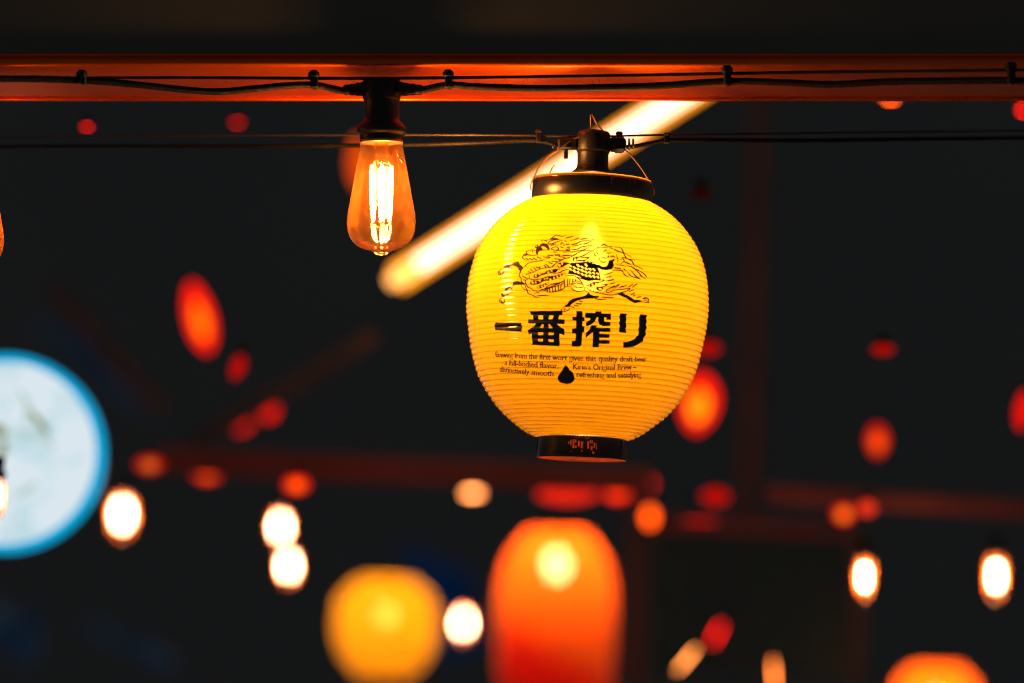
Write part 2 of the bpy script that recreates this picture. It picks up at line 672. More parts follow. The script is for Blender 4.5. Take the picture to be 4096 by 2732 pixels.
def fill_px(P, val=1.0):
    x0, y0 = np.floor(P.min(0)).astype(int) - 1
    x1, y1 = np.ceil(P.max(0)).astype(int) + 2
    x0, y0, x1, y1 = max(x0, 0), max(y0, 0), min(x1, CW), min(y1, CH)
    if x1 <= x0 or y1 <= y0:
        return
    cov = np.zeros((y1 - y0, x1 - x0), np.float32)
    Q = np.roll(P, -1, 0)
    for dy in (.25, .75):
        for dx in (.25, .75):
            yy, xx = np.mgrid[y0:y1, x0:x1].astype(np.float32)
            xx += dx
            yy += dy
            ins = np.zeros(xx.shape, bool)
            for (ax, ay), (bx, by) in zip(P, Q):
                if ay == by:
                    continue
                c = ((ay > yy) != (by > yy)) & (xx < (bx - ax) * (yy - ay) / (by - ay) + ax)
                ins ^= c
            cov += ins * .25
    sub = canvas[y0:y1, x0:x1]
    if val > 0:
        np.maximum(sub, cov * val, out=sub)
    else:
        sub *= (1 - cov)


def stroke(pts, w=16.5, off=(1940, 900), sc=3.3586, curve=True, taper=True):
    p = smooth_path([(x, y, 0) for x, y in pts], 5) if curve and len(pts) > 2 else [Vector((x, y, 0)) for x, y in pts]
    P = [((q.x / sc + off[0] - X0) * SS, (q.y / sc + off[1] - Y0) * SS) for q in p]
    n = len(P)
    for i in range(n - 1):
        (ax, ay), (bx, by) = P[i], P[i + 1]
        tt = (i + .5) / (n - 1)
        ww = w * (1 - (.45 * abs(2 * tt - 1) ** 2 if taper else 0))
        hw = ww / sc * SS / 2
        x0, y0 = int(min(ax, bx) - hw - 2), int(min(ay, by) - hw - 2)
        x1, y1 = int(max(ax, bx) + hw + 3), int(max(ay, by) + hw + 3)
        x0, y0, x1, y1 = max(x0, 0), max(y0, 0), min(x1, CW), min(y1, CH)
        if x1 <= x0 or y1 <= y0:
            continue
        yy, xx = np.mgrid[y0:y1, x0:x1].astype(np.float32) + .5
        dx, dy = bx - ax, by - ay
        L2 = dx * dx + dy * dy + 1e-9
        t = np.clip(((xx - ax) * dx + (yy - ay) * dy) / L2, 0, 1)
        dd = np.hypot(xx - ax - t * dx, yy - ay - t * dy)
        sub = canvas[y0:y1, x0:x1]
        np.maximum(sub, np.clip(hw - dd + .5, 0, 1), out=sub)


def ell(cx, cy_, rx, ry, rot=0.0, val=0.0):
    c, s = math.cos(rot), math.sin(rot)
    fill([(cx + rx * math.cos(a) * c - ry * math.sin(a) * s, cy_ + rx * math.cos(a) * s + ry * math.sin(a) * c)
          for a in [k * math.pi / 7 for k in range(14)]], val)


# --- running beast emblem: black masses
for P in [
    [(740, 255), (770, 240), (820, 243), (850, 262), (872, 318), (860, 335), (800, 340), (740, 350), (715, 370), (715, 395), (690, 402), (685, 362), (680, 332), (705, 292), (735, 275)],
    [(250, 555), (310, 525), (400, 500), (430, 487), (455, 500), (470, 530), (500, 560), (512, 578), (440, 570), (380, 545), (350, 550), (300, 570), (255, 577)],
    [(430, 545), (500, 560), (512, 590), (482, 628), (453, 605)],
    [(385, 765), (440, 752), (500, 770), (548, 790), (540, 803), (367, 804)],
    [(365, 803), (402, 808), (330, 852), (285, 887), (256, 892), (275, 858), (320, 825)],
    [(222, 930), (245, 922), (264, 958), (240, 974), (226, 960)],
    [(1175, 470), (1185, 445), (1230, 435), (1252, 458), (1220, 487), (1185, 482)],
    [(968, 550), (985, 515), (1030, 500), (1100, 505), (1152, 520), (1080, 545), (1030, 572), (985, 577)],
    [(1120, 545), (1160, 510), (1320, 500), (1360, 478), (1430, 492), (1490, 525), (1512, 570), (1542, 640), (1557, 735), (1480, 742), (1400, 752), (1330, 727), (1260, 692), (1180, 667), (1110, 658), (1135, 600)],
    [(650, 690), (668, 663), (720, 658), (780, 650), (830, 618), (880, 603), (960, 588), (1040, 588), (1095, 578), (1000, 607), (940, 642), (860, 654), (760, 682), (700, 714), (660, 712)],
    [(602, 780), (620, 753), (660, 748), (740, 743), (790, 712), (850, 692), (950, 678), (1040, 650), (1095, 652), (1000, 705), (900, 745), (800, 755), (720, 792), (650, 808), (612, 802)],
    [(693, 830), (710, 813), (760, 803), (820, 776), (862, 766), (852, 792), (790, 832), (740, 852), (702, 852)],
    [(1373, 810), (1390, 793), (1450, 778), (1555, 766), (1480, 802), (1430, 832), (1388, 832)],
    [(1493, 845), (1520, 833), (1595, 843), (1562, 881), (1520, 884), (1498, 866)],
    [(1390, 905), (1420, 935), (1470, 950), (1537, 950), (1530, 967), (1500, 982), (1440, 987), (1340, 993), (1250, 1013), (1190, 1038), (1152, 1073), (1137, 1098), (1058, 1106), (1075, 1078), (1105, 1063), (1130, 1018), (1180, 988), (1270, 968), (1350, 943)],
    [(1758, 920), (1840, 898), (1880, 928), (1930, 953), (1980, 983), (2010, 1003), (2070, 1003), (2125, 1035), (2060, 1042), (2010, 1054), (1950, 1022), (1900, 982), (1830, 957), (1790, 937)],
    [(1488, 530), (1530, 535), (1580, 560), (1630, 555), (1655, 520), (1665, 480), (1700, 470), (1735, 458), (1747, 475), (1720, 500), (1732, 545), (1710, 587), (1640, 607), (1570, 602), (1508, 570)],
]:
    fill(P)
# --- openings left bare in the black masses
fill([(760, 290), (795, 287), (840, 318), (832, 331), (780, 327)], 0)
for e in [(1212, 466, 13, 11), (998, 545, 18, 15, .4), (1040, 525, 10, 19, .3), (685, 682, 10, 20), (850, 638, 13, 12), (895, 620, 14, 11), (985, 615, 9, 15, .4), (735, 668, 16, 6),
          (640, 775, 14, 20, -.3), (682, 772, 12, 12), (738, 752, 14, 12), (800, 722, 14, 12), (836, 718, 14, 13), (880, 732, 13, 15), (927, 712, 12, 16), (972, 697, 10, 18), (1014, 680, 9, 17), (1058, 668, 12, 7),
          (720, 832, 13, 13), (766, 822, 12, 10), (800, 808, 12, 11), (836, 785, 12, 10), (1400, 812, 10, 12), (1446, 802, 13, 13), (1490, 788, 9, 12), (1548, 856, 20, 11),
          (1360, 487, 12, 8), (1405, 498, 12, 7), (1450, 515, 12, 6)]:
    ell(*e)
for i, cx_ in enumerate(range(1142, 1545, 53)):
    top = 548 - i * 3 if i < 4 else 536 + (i - 4) * 30
    y = top + (24 if i % 2 else 0)
    bot = 640 + i * 17
    while y < min(bot, 728):
        ell(cx_, y, 19, 12, 0.5)
        ell(cx_ + 14, y + 12, 9, 12, .1)
        y += 47
stroke([(1345, 515), (1420, 520), (1475, 550)], 9)
# --- line work
for P in [
    [(855, 190), (900, 175), (940, 145), (985, 140), (1030, 155), (1095, 143)], [(880, 190), (930, 180), (990, 186)], [(840, 245), (880, 215), (940, 197), (1010, 192)],
    [(1080, 178), (1140, 165), (1192, 152)], [(1145, 215), (1200, 195), (1262, 175)], [(1260, 200), (1320, 186), (1377, 182)], [(1160, 260), (1230, 250), (1290, 225), (1340, 215), (1400, 207), (1472, 187)],
    [(1170, 287), (1240, 277), (1305, 253)], [(1315, 257), (1365, 249), (1442, 215)], [(1170, 330), (1240, 325), (1300, 300), (1370, 285), (1447, 264)], [(1050, 372), (1110, 361), (1180, 366), (1250, 350), (1320, 336), (1380, 310), (1437, 285)],
    [(965, 345), (1060, 346), (1150, 341)], [(885, 320), (920, 300), (960, 294), (990, 318), (960, 336), (920, 331), (885, 320)], [(850, 250), (900, 251), (960, 230), (1040, 205)], [(880, 282), (930, 262), (985, 270)],
    [(768, 222), (764, 205), (785, 199), (808, 210), (828, 205), (830, 226)], [(1015, 256), (1030, 240), (1052, 246)], [(1018, 290), (1034, 306), (1052, 300)], [(1088, 250), (1108, 262), (1126, 250)], [(1100, 298), (1128, 312), (1132, 290)],
    [(1085, 322), (1120, 336), (1138, 322)], [(1072, 214), (1092, 221)], [(1055, 268), (1072, 262)], [(685, 270), (702, 268), (706, 290), (680, 302), (680, 280)],
    [(685, 350), (640, 330), (590, 345), (560, 360), (562, 385), (590, 402), (640, 406), (688, 402)], [(640, 345), (645, 362)], [(562, 390), (525, 400), (505, 430), (520, 455), (552, 476)], [(522, 405), (560, 402)],
    [(555, 453), (582, 472)], [(600, 455), (637, 467)], [(650, 448), (692, 467)], [(702, 434), (752, 452)], [(785, 423), (830, 446), (877, 440)], [(850, 405), (912, 406)], [(940, 398), (1002, 404)], [(1040, 404), (1100, 407), (1162, 405)],
    [(920, 362), (957, 366)], [(995, 424), (1072, 436)], [(530, 560), (580, 520), (650, 497), (730, 482), (802, 465)], [(860, 505), (905, 522)], [(820, 533), (857, 562)], [(795, 545), (817, 572)], [(728, 563), (742, 582)], [(688, 569), (727, 582)],
    [(663, 583), (682, 602)], [(613, 598), (642, 622)], [(583, 630), (622, 646)], [(553, 665), (592, 661)], [(508, 690), (562, 717)], [(520, 740), (552, 746)], [(940, 455), (1007, 466)], [(900, 487), (962, 491)], [(835, 425), (870, 432)],
    [(530, 560), (500, 600), (470, 640), (462, 680), (485, 720), (490, 750), (520, 785), (552, 790)], [(480, 620), (462, 650), (466, 690)],
    [(250, 580), (200, 610), (178, 640), (185, 665), (215, 662), (240, 640), (275, 615), (340, 607), (352, 580)], [(190, 622), (207, 656)], [(290, 592), (318, 570), (352, 574)],
    [(258, 890), (230, 925), (225, 962)], [(240, 970), (205, 1000), (200, 1030), (240, 1056), (262, 1020), (255, 975)], [(215, 1010), (228, 1040), (245, 1045)], [(330, 838), (362, 857)], [(335, 885), (372, 886)], [(313, 910), (367, 908)], [(250, 946), (290, 942), (327, 935)],
    [(490, 815), (520, 860), (570, 885), (575, 910), (620, 935), (650, 945), (680, 970), (737, 968)], [(545, 815), (556, 855), (578, 890)], [(665, 917), (705, 908), (737, 912)], [(690, 950), (760, 941), (862, 942)],
    [(600, 680), (590, 720), (550, 745), (550, 790), (580, 835), (620, 850), (650, 880), (740, 886), (802, 881)],
    [(1707, 280), (1640, 300), (1560, 301), (1510, 305)], [(590, 668), (640, 640), (720, 602), (800, 582), (880, 570), (930, 540), (990, 490), (1060, 457), (1130, 440), (1200, 402), (1260, 370), (1340, 347), (1420, 346), (1480, 330), (1545, 298)],
    [(1180, 440), (1250, 436), (1330, 407), (1400, 370), (1455, 352)], [(1180, 447), (1250, 432), (1330, 442), (1400, 440), (1342, 474), (1300, 498)], [(1220, 487), (1280, 478), (1340, 470)],
    [(900, 662), (1000, 640), (1060, 612), (1132, 600)], [(590, 722), (650, 736), (750, 724), (850, 690)], [(720, 882), (850, 842), (950, 802), (1040, 766), (1072, 738)], [(740, 862), (800, 855), (880, 800), (1000, 778), (1070, 752)],
    [(770, 887), (850, 852), (940, 826), (1020, 801), (1068, 772)], [(800, 882), (860, 900), (950, 891), (1040, 862), (1080, 832), (1142, 820)], [(835, 866), (842, 894)], [(865, 856), (872, 898)], [(905, 842), (911, 895)], [(945, 830), (947, 890)], [(985, 815), (986, 880)], [(1025, 800), (1016, 866)],
    [(1066, 738), (1066, 826)], [(1110, 734), (1106, 822)], [(1142, 735), (1136, 792)], [(1180, 735), (1176, 762)], [(1216, 735), (1214, 752)],
    [(1080, 690), (1150, 680), (1220, 696), (1280, 745), (1310, 785), (1332, 830)], [(1150, 797), (1200, 762), (1250, 756), (1302, 782)], [(1160, 800), (1230, 780), (1312, 800)], [(1140, 820), (1170, 860), (1230, 890), (1300, 886), (1342, 870)], [(1205, 825), (1250, 846), (1332, 832)],
    [(1240, 700), (1330, 730), (1400, 752)], [(1520, 742), (1602, 735), (1550, 765), (1440, 772)], [(1550, 802), (1642, 795), (1580, 830), (1500, 836)], [(1640, 880), (1700, 870), (1780, 820), (1802, 793), (1730, 830), (1652, 860), (1626, 890), (1660, 906), (1750, 872), (1850, 861), (1947, 850), (1900, 886), (1830, 906), (1760, 931), (1690, 941), (1600, 926), (1500, 906), (1420, 881), (1350, 840), (1340, 872), (1392, 912)],
    [(1060, 1105), (1030, 1140), (1045, 1166), (1122, 1140), (1132, 1100)], [(1064, 1140), (1076, 1120)], [(1230, 1053), (1292, 1061)], [(1200, 1079), (1257, 1086)], [(1148, 1088), (1197, 1109)], [(1270, 1020), (1307, 1026)], [(1480, 990), (1540, 1001), (1622, 996)], [(1568, 967), (1650, 970), (1727, 972)],
    [(2120, 1035), (2192, 1043), (2186, 1020), (2138, 1016)], [(2118, 984), (2150, 976), (2172, 982), (2202, 1005), (2186, 1021)], [(2130, 990), (2160, 995)], [(2040, 976), (2087, 960)],
    [(1938, 891), (1992, 869)], [(1963, 936), (2007, 909)], [(1933, 826), (1982, 794)], [(1983, 831), (2040, 789)], [(1855, 827), (1904, 803)], [(1808, 836), (1852, 819)], [(1678, 791), (1742, 774)], [(1653, 746), (1727, 729)], [(1628, 701), (1692, 690)], [(1600, 661), (1660, 651), (1717, 629)], [(1688, 841), (1742, 814)], [(1990, 958), (2012, 940)],
    [(1465, 368), (1470, 400), (1512, 422)], [(1498, 358), (1505, 385), (1535, 397)], [(1540, 440), (1545, 480), (1590, 501), (1628, 490)], [(1558, 434), (1620, 450), (1627, 468)], [(1592, 382), (1600, 352), (1635, 338)], [(1633, 374), (1660, 384), (1694, 378)], [(1662, 418), (1648, 444)], [(1688, 424), (1720, 420), (1745, 432)],
    [(1765, 403), (1780, 450), (1786, 502)], [(1820, 466), (1850, 458), (1866, 490), (1828, 517)], [(1556, 276), (1600, 264), (1644, 281)], [(1740, 293), (1820, 310), (1850, 350), (1880, 385), (1962, 431)], [(1688, 309), (1714, 321)], [(1738, 333), (1794, 357)], [(1790, 350), (1850, 375), (1880, 420), (1920, 456), (2012, 476)],
    [(1840, 434), (1900, 450), (1970, 490), (2010, 545), (2060, 566), (2122, 596)], [(1878, 499), (1964, 531)], [(1903, 554), (1960, 561), (2010, 590), (2072, 606)], [(2058, 609), (2110, 640), (2150, 670), (2177, 702)], [(2008, 579), (2060, 640), (2110, 690), (2158, 722)], [(1958, 605), (2000, 660), (2050, 700), (2087, 731)],
    [(1828, 603), (1870, 660), (1922, 697)], [(1898, 618), (1960, 680), (2010, 702), (2082, 726)], [(1743, 574), (1822, 581)], [(1763, 534), (1850, 546), (1888, 562)], [(1868, 588), (1894, 613)], [(1720, 610), (1800, 606), (1860, 620)],
]:
    stroke(P)

# --- the four big characters (photograph crop at 3.3586x, origin 1940,1200)
KO = dict(off=(1940, 1200), sc=3.3586)
for P in [
    [(148, 297), (497, 305), (487, 330), (505, 370), (488, 425), (145, 405), (122, 350)],
    [(603, 148), (1040, 138), (1042, 200), (1000, 204), (640, 206), (615, 203)],
    [(645, 200), (1000, 200), (985, 264), (648, 264)],
    [(575, 256), (1072, 262), (1070, 328), (583, 313)],
    [(690, 310), (965, 322), (1012, 365), (1070, 395), (1070, 478), (1008, 455), (1000, 472), (640, 460), (640, 446), (588, 463), (570, 405), (640, 365)],
    [(632, 446), (1004, 452), (998, 520), (1006, 560), (998, 619), (625, 606), (640, 560), (625, 500)],
    [(1228, 146), (1312, 146), (1308, 440), (1300, 602), (1282, 624), (1242, 630), (1165, 626), (1163, 556), (1214, 545), (1220, 440), (1224, 300)],
    [(1172, 222), (1340, 232), (1335, 288), (1176, 276)],
    [(1168, 388), (1215, 380), (1336, 350), (1335, 430), (1310, 442), (1220, 455), (1165, 456)],
    [(1345, 168), (1480, 172), (1480, 148), (1565, 150), (1565, 177), (1697, 182), (1690, 268), (1628, 266), (1628, 233), (1450, 229), (1435, 242), (1345, 242)],
    [(1420, 225), (1502, 228), (1478, 290), (1430, 330), (1360, 360), (1357, 302), (1405, 270)],
    [(1520, 226), (1602, 230), (1604, 285), (1688, 297), (1683, 351), (1580, 349), (1537, 331), (1518, 282)],
    [(1430, 335), (1510, 340), (1490, 375), (1682, 378), (1686, 431), (1540, 431), (1535, 458), (1673, 461), (1672, 511), (1538, 509), (1535, 540), (1677, 543), (1675, 591), (1535, 589), (1530, 636), (1443, 636), (1450, 430), (1350, 517), (1355, 445), (1400, 400)],
    [(1815, 180), (1912, 185), (1897, 215), (1901, 260), (1893, 300), (1899, 350), (1891, 390), (1900, 442), (1808, 440), (1797, 405), (1808, 350), (1797, 320), (1808, 270), (1802, 230)],
    [(2082, 193), (2178, 200), (2168, 240), (2172, 290), (2163, 330), (2172, 385), (2157, 430), (2162, 470), (2125, 520), (2125, 555), (2080, 580), (2000, 625), (1930, 641), (1862, 644), (1852, 570), (1925, 560), (2000, 525), (2056, 474), (2062, 420), (2059, 380), (2072, 330), (2064, 290), (2070, 240)],
]:
    fill(P, 1.0, **KO)
for P in [
    [(722, 207), (782, 207), (778, 258), (718, 256)], [(868, 207), (926, 207), (905, 256), (852, 258)],
    [(768, 326), (784, 326), (784, 373), (736, 373)], [(853, 327), (868, 328), (910, 377), (858, 377)],
    [(712, 436), (783, 437), (781, 470), (718, 468)], [(855, 438), (922, 440), (922, 472), (860, 470)],
    [(712, 521), (781, 523), (780, 556), (718, 553)], [(855, 528), (922, 531), (922, 563), (858, 560)],
]:
    fill(P, 0, **KO)
# falling drop
fill([(1088, 860), (1112, 900), (1140, 940), (1180, 975), (1192, 1010), (1206, 1040), (1202, 1075), (1180, 1100), (1150, 1122), (1095, 1131), (1040, 1118), (1000, 1095), (976, 1062), (980, 1025), (1005, 985), (1035, 945), (1060, 900)], 1.0, **KO)
fill([(1080, 874), (1098, 876), (1092, 886), (1080, 882)], 0, **KO)


def text_line(s, x0, x1, base, cap, cxr=(2335, 460), bold=.016):
    """flat print set along the skin: letters evenly spaced round the drum; base: three (x,y) points"""
    cu = bpy.data.curves.new('t', 'FONT')
    cu.body = s
    cu.offset = bold
    ob = bpy.data.objects.new('t', cu)
    COL.objects.link(ob)
    dg = bpy.context.evaluated_depsgraph_get()
    dg.update()
    ev = ob.evaluated_get(dg)
    me = ev.to_mesh()
    me.calc_loop_triangles()
    V = np.array([v.co[:2] for v in me.vertices])
    T = np.array([t.vertices[:] for t in me.loop_triangles])
    ev.to_mesh_clear()
    bpy.data.objects.remove(ob)
    bpy.data.curves.remove(cu)
    a = np.polyfit([p[0] for p in base], [p[1] for p in base], 2)
    t0, t1 = math.asin((x0 - cxr[0]) / cxr[1]), math.asin((x1 - cxr[0]) / cxr[1])
    lo, hi = V[:, 0].min(), V[:, 0].max()
    th = t0 + (V[:, 0] - lo) / (hi - lo) * (t1 - t0)
    px = cxr[0] + cxr[1] * np.sin(th)
    py = np.polyval(a, px) - V[:, 1] / .70 * cap
    Q = np.stack([(px - X0) * SS, (py - Y0) * SS], 1)
    keep = canvas.copy()
    canvas[:] = 0
    for t in T:
        fill_px(Q[t])
    g = canvas.copy()
    for dx, dy in ((1, 0), (-1, 0), (0, 1), (0, -1)):
        g = np.maximum(g, np.roll(canvas, (dy, dx), (0, 1)))
    canvas[:] = np.maximum(keep, g)


B1 = [(1983, 1428), (2280, 1442), (2586, 1446)]
text_line('Brewing from the first wort gives this quality draft beer', 1983, 2587, B1, 22)
B2 = [(2019, 1460), (2235, 1474), (2546, 1478)]
text_line('a full-bodied flavor.', 2019, 2235, B2, 22)
text_line("Kirin\u2019s Original Brew \u2013", 2293, 2546, B2, 22)
B3 = [(2000, 1487), (2221, 1504), (2568, 1509)]
text_line('distinctively smooth.', 2000, 2221, B3, 22)
text_line('refreshing and satisfying.', 2307, 2568, B3, 22)

# ------------------------------------------------------------------ the yellow lantern
DL = 3.56
LU = pxm(DL)
TILT = math.atan2(39, 949)
LC = at(2347.5, 1277, DL)
lantern = thing('paper_lantern', 'round ribbed yellow lantern printed with a beast and black characters', 'lantern', LC, (0, TILT, 0))
PR = [(476, 236), (470, 250), (452, 284), (425, 325), (380, 373), (335, 408), (290, 436), (245, 456), (200, 468), (155, 477), (110, 482), (65, 484), (20, 483), (-25, 478), (-70, 471), (-115, 463), (-160, 453), (-205, 440), (-250, 422), (-295, 397), (-340, 366), (-385, 325), (-430, 272), (-455, 236), (-476, 194)]


def arc_table(P, n=2000):
    sp = smooth_path([(r, h, 0) for h, r in P], 24)
    q = np.array([(p.x, p.y) for p in sp])
    s = np.concatenate([[0], np.cumsum(np.hypot(*np.diff(q, axis=0).T))])
    return q, s


PQ, PS = arc_table(PR)
PITCH_RIB = 23.4
NR = int(round(PS[-1] / PITCH_RIB))


def prof_at(s):
    r = np.interp(s, PS, PQ[:, 0])
    h = np.interp(s, PS, PQ[:, 1])
    e = 3.0
    dr = np.interp(s + e, PS, PQ[:, 0]) - np.interp(s - e, PS, PQ[:, 0])
    dh = np.interp(s + e, PS, PQ[:, 1]) - np.interp(s - e, PS, PQ[:, 1])
    L = np.hypot(dr, dh) + 1e-9
    return r, h, -dh / L, dr / L          # outward normal in (r, h)


def make_shade(parent, material, unit, dense, name='shade', wob=0.0):
    s_list = []
    for i in range(NR):
        mid = prof_at((i + .5) / NR * PS[-1])[1]
        k = (14 if -300 < mid < 360 else 9) if dense else 6
        s_list += [(i + j / k) / NR for j in range(k)]
    s_list.append(1.0)
    s = np.array(s_list) * PS[-1]
    r, h, nr, nh = prof_at(s)
    ph = (s / PS[-1] * NR) % 1.0
    wv = np.abs(np.sin(np.pi * ph)) ** .75 - .62
    if dense:
        th = np.concatenate([np.linspace(-57, 38, 620), np.linspace(38, 303, 108)[1:-1]])
    else:
        th = np.linspace(-180, 180, 72, endpoint=False)
    th = np.radians(th)
    nt_, ns = len(th), len(s)
    TH, _ = np.meshgrid(th, s)
    amp = 4.6
    rn = (r + nr * amp * wv)[:, None]
    hn = (h + nh * amp * wv)[:, None]
    if wob:                                # pleats are never perfectly even
        w1 = .9 * np.sin(3 * TH + s[:, None] * .021) + .7 * np.sin(7 * TH - s[:, None] * .034) + .5 * np.sin(1.7 + 13 * TH + ph[:, None] * 3)
        hn = hn + wob * w1
        rn = rn + wob * .6 * np.sin(5 * TH + s[:, None] * .05)
    V = np.stack([rn * np.sin(TH), -rn * np.cos(TH), np.broadcast_to(hn, TH.shape)], -1) * unit
    i = np.arange(ns - 1)[:, None]
    k = np.arange(nt_)[None, :]
    k2 = (k + 1) % nt_
    F = np.stack(np.broadcast_arrays(i * nt_ + k, (i + 1) * nt_ + k, (i + 1) * nt_ + k2, i * nt_ + k2), -1).reshape(-1, 4)
    me = bpy.data.meshes.new(name)
    nv, nf = ns * nt_, len(F)
    me.vertices.add(nv)
    me.vertices.foreach_set('co', V.reshape(-1).astype(np.float32))
    me.loops.add(nf * 4)
    me.loops.foreach_set('vertex_index', F.reshape(-1).astype(np.int32))
    me.polygons.add(nf)
    me.polygons.foreach_set('loop_start', np.arange(0, nf * 4, 4, dtype=np.int32))
    me.polygons.foreach_set('use_smooth', np.ones(nf, bool))
    me.update(calc_edges=True)
    if dense:                              # ink, printed on the smooth drum before it was pleated
        rs = (r * unit)[:, None]
        P = np.stack([rs * np.sin(TH), -rs * np.cos(TH), np.broadcast_to((h * unit)[:, None], TH.shape)], -1).reshape(-1, 3)
        c, sn = math.cos(TILT), math.sin(TILT)
        Pw = np.stack([P[:, 0] * c + P[:, 2] * sn, P[:, 1], -P[:, 0] * sn + P[:, 2] * c], 1) + np.array(LC)
        px, py = project(Pw)
        ux, uy = (px - X0) * SS - .5, (py - Y0) * SS - .5
        ok = (ux > 0) & (uy > 0) & (ux < CW - 2) & (uy < CH - 2) & (np.cos(TH).reshape(-1) > .3)
        ix, iy = np.clip(ux.astype(int), 0, CW - 2), np.clip(uy.astype(int), 0, CH - 2)
        fx, fy = ux - ix, uy - iy
        val = (canvas[iy, ix] * (1 - fx) * (1 - fy) + canvas[iy, ix + 1] * fx * (1 - fy) + canvas[iy + 1, ix] * (1 - fx) * fy + canvas[iy + 1, ix + 1] * fx * fy)
        val = np.where(ok, val, 0).astype(np.float32)
        a = me.attributes.new('ink', 'FLOAT', 'POINT')
        a.data.foreach_set('value', val)
    return link(name, me, material, parent)


make_shade(lantern, M['skin'], LU, True, wob=.55)

# spiral spring wire pressed into the valleys of the pleats
rings = []
for i in range(1, NR):
    r, h, nr, nh = prof_at(np.array([i / NR * PS[-1]]))
    rr, hh = float(r[0] - nr[0] * 3.9), float(h[0] - nh[0] * 3.9)
    seg, mseg = 72, 5
    v, f = [], []
    for k in range(seg):
        a = 2 * math.pi * k / seg
        for m_ in range(mseg):
            b = 2 * math.pi * m_ / mseg
            q = (rr + .45 * math.cos(b)) * LU
            v.append((q * math.sin(a), -q * math.cos(a), (hh + .45 * math.sin(b)) * LU))
    for k in range(seg):
        for m_ in range(mseg):
            k2, m2 = (k + 1) % seg, (m_ + 1) % mseg
            f.append((k * mseg + m_, k2 * mseg + m_, k2 * mseg + m2, k * mseg + m2))
    rings.append((v, f))
v, f = join(*rings)
mesh('spring_wire', v, f, M['steel'], lantern)


def ring_wall(r0, h0, r1, h1, th, seg=96):
    """hollow band between (r0,h0) top and (r1,h1) bottom, wall thickness th (pixel units)"""
    P = [(r0 - th, h0), (r0 - 1, h0), (r0, h0 - 1), (r1, h1 + 1), (r1 - 1, h1), (r1 - th, h1), (r0 - th, h0)]
    return lathe([(r * LU, h * LU) for r, h in P], seg)


v, f = ring_wall(239, 551, 242, 474, 5)
mesh('top_band', v, f, M['gloss'], lantern)
v, f = lathe([(r * LU, h * LU) for r, h in [(238.5, 561), (239.5, 558), (240, 552), (239.5, 549)]], 96)
mesh('band_lip', v, f, M['skin_rim'], lantern)
# seam of the band: a narrow overlap strip
for th0 in (17.5, 36, 43):
    a = R(th0)
    A = Vector((243 * LU * math.sin(a), -243 * LU * math.cos(a), 550 * LU))
    B = Vector((245 * LU * math.sin(a), -245 * LU * math.cos(a), 476 * LU))
    v, f = tube([A, (A + B) / 2, B], 1.3 * LU, 6)
    mesh('band_seam', v, f, M['gloss'], lantern)
glint_cuts = [(893, 655, 676, 8), (912, 640, 692, 10), (936, 634, 712, 12), (957, 640, 668, 9), (958, 690, 712, 9), (986, 648, 702, 11), (1010, 650, 712, 12), (1022, 652, 680, 8),
         (1070, 648, 716, 12), (1090, 638, 664, 9), (1104, 636, 668, 8), (1104, 688, 722, 10), (1128, 655, 704, 9), (1146, 660, 720, 7), (925, 736, 748, 8), (1015, 726, 746, 12), (1120, 738, 756, 10),
         (960, 594, 606, 10), (985, 596, 612, 9), (1010, 596, 610, 9), (1040, 597, 612, 9), (1075, 598, 612, 10), (960, 618, 626, 9), (1060, 620, 628, 9)]  # holes in place of lights reflected in the glossy band
nth, nz_ = 480, 40
bv, bf = [], []
for i in range(nz_ + 1):
    q = i / nz_
    for k in range(nth):
        a = 2 * math.pi * k / nth
        r_ = (176 + 7 * q) * LU
        bv.append((r_ * math.sin(a), -r_ * math.cos(a), (-478 - 84 * q) * LU))
for i in range(nz_):
    for k in range(nth):
        th_ = ((k + .5) / nth * 360 + 180) % 360 - 180
        x_ = 1015 + 183 * 2.26 * math.sin(R(th_)) - 105 + 110
        y_ = 600 + (i + .5) / nz_ * 190
        if abs(th_) < 60 and any(abs(x_ - mx_) < mw * .62 and y0_ < y_ < y1_ for mx_, y0_, y1_, mw in glint_cuts):
            continue
        k2 = (k + 1) % nth
        bf.append((i * nth + k, (i + 1) * nth + k, (i + 1) * nth + k2, i * nth + k2))
mesh('bottom_band', bv, bf, M['gloss'], lantern)
v, f = lathe([(r * LU, h * LU) for r, h in [(173, -478), (179.5, -560)]], 96)
mesh('glint_liner', v, f, M['skin_under'], lantern)  # added liner that glows through the holes
rr = [(.5, -556), (40, -556), (60, -554), (90, -557), (120, -554), (150, -557), (176, -556)]
rr = [(r_, h_ - 4.5) for r_, h_ in rr]
v, f = lathe([(r * LU, h * LU) for r, h in rr][::-1], 64)
mesh('bottom_disc', v, f, M['skin_under'], lantern)
for th0 in (-80, 60):
    a = R(th0)
    v, f = tube([Vector((178 * LU * math.sin(a), -178 * LU * math.cos(a), -480 * LU)), Vector((184 * LU * math.sin(a), -184 * LU * math.cos(a), -560 * LU))], 1.6 * LU, 6)
    mesh('band_seam', v, f, M['gloss'], lantern)
# lamp inside
pts = [(q_, z_ - 60) for q_, z_ in [(20, 430), (28, 400), (46, 360), (66, 310), (76, 265), (72, 225), (54, 190), (28, 172), (.5, 166)]]
v, f = lathe([(r * LU, h * LU) for r, h in interp_profile(pts, 3)], 32)
mesh('lamp', v, f, M['lamp_in'], lantern)
# carrying wire: two loops from the band up to the cable and a peak over it
inv = (Matrix.Translation(LC) @ Matrix.Rotation(TILT, 4, 'Y')).inverted()


def lp(px, py, d):
    return inv @ at(px, py, d)


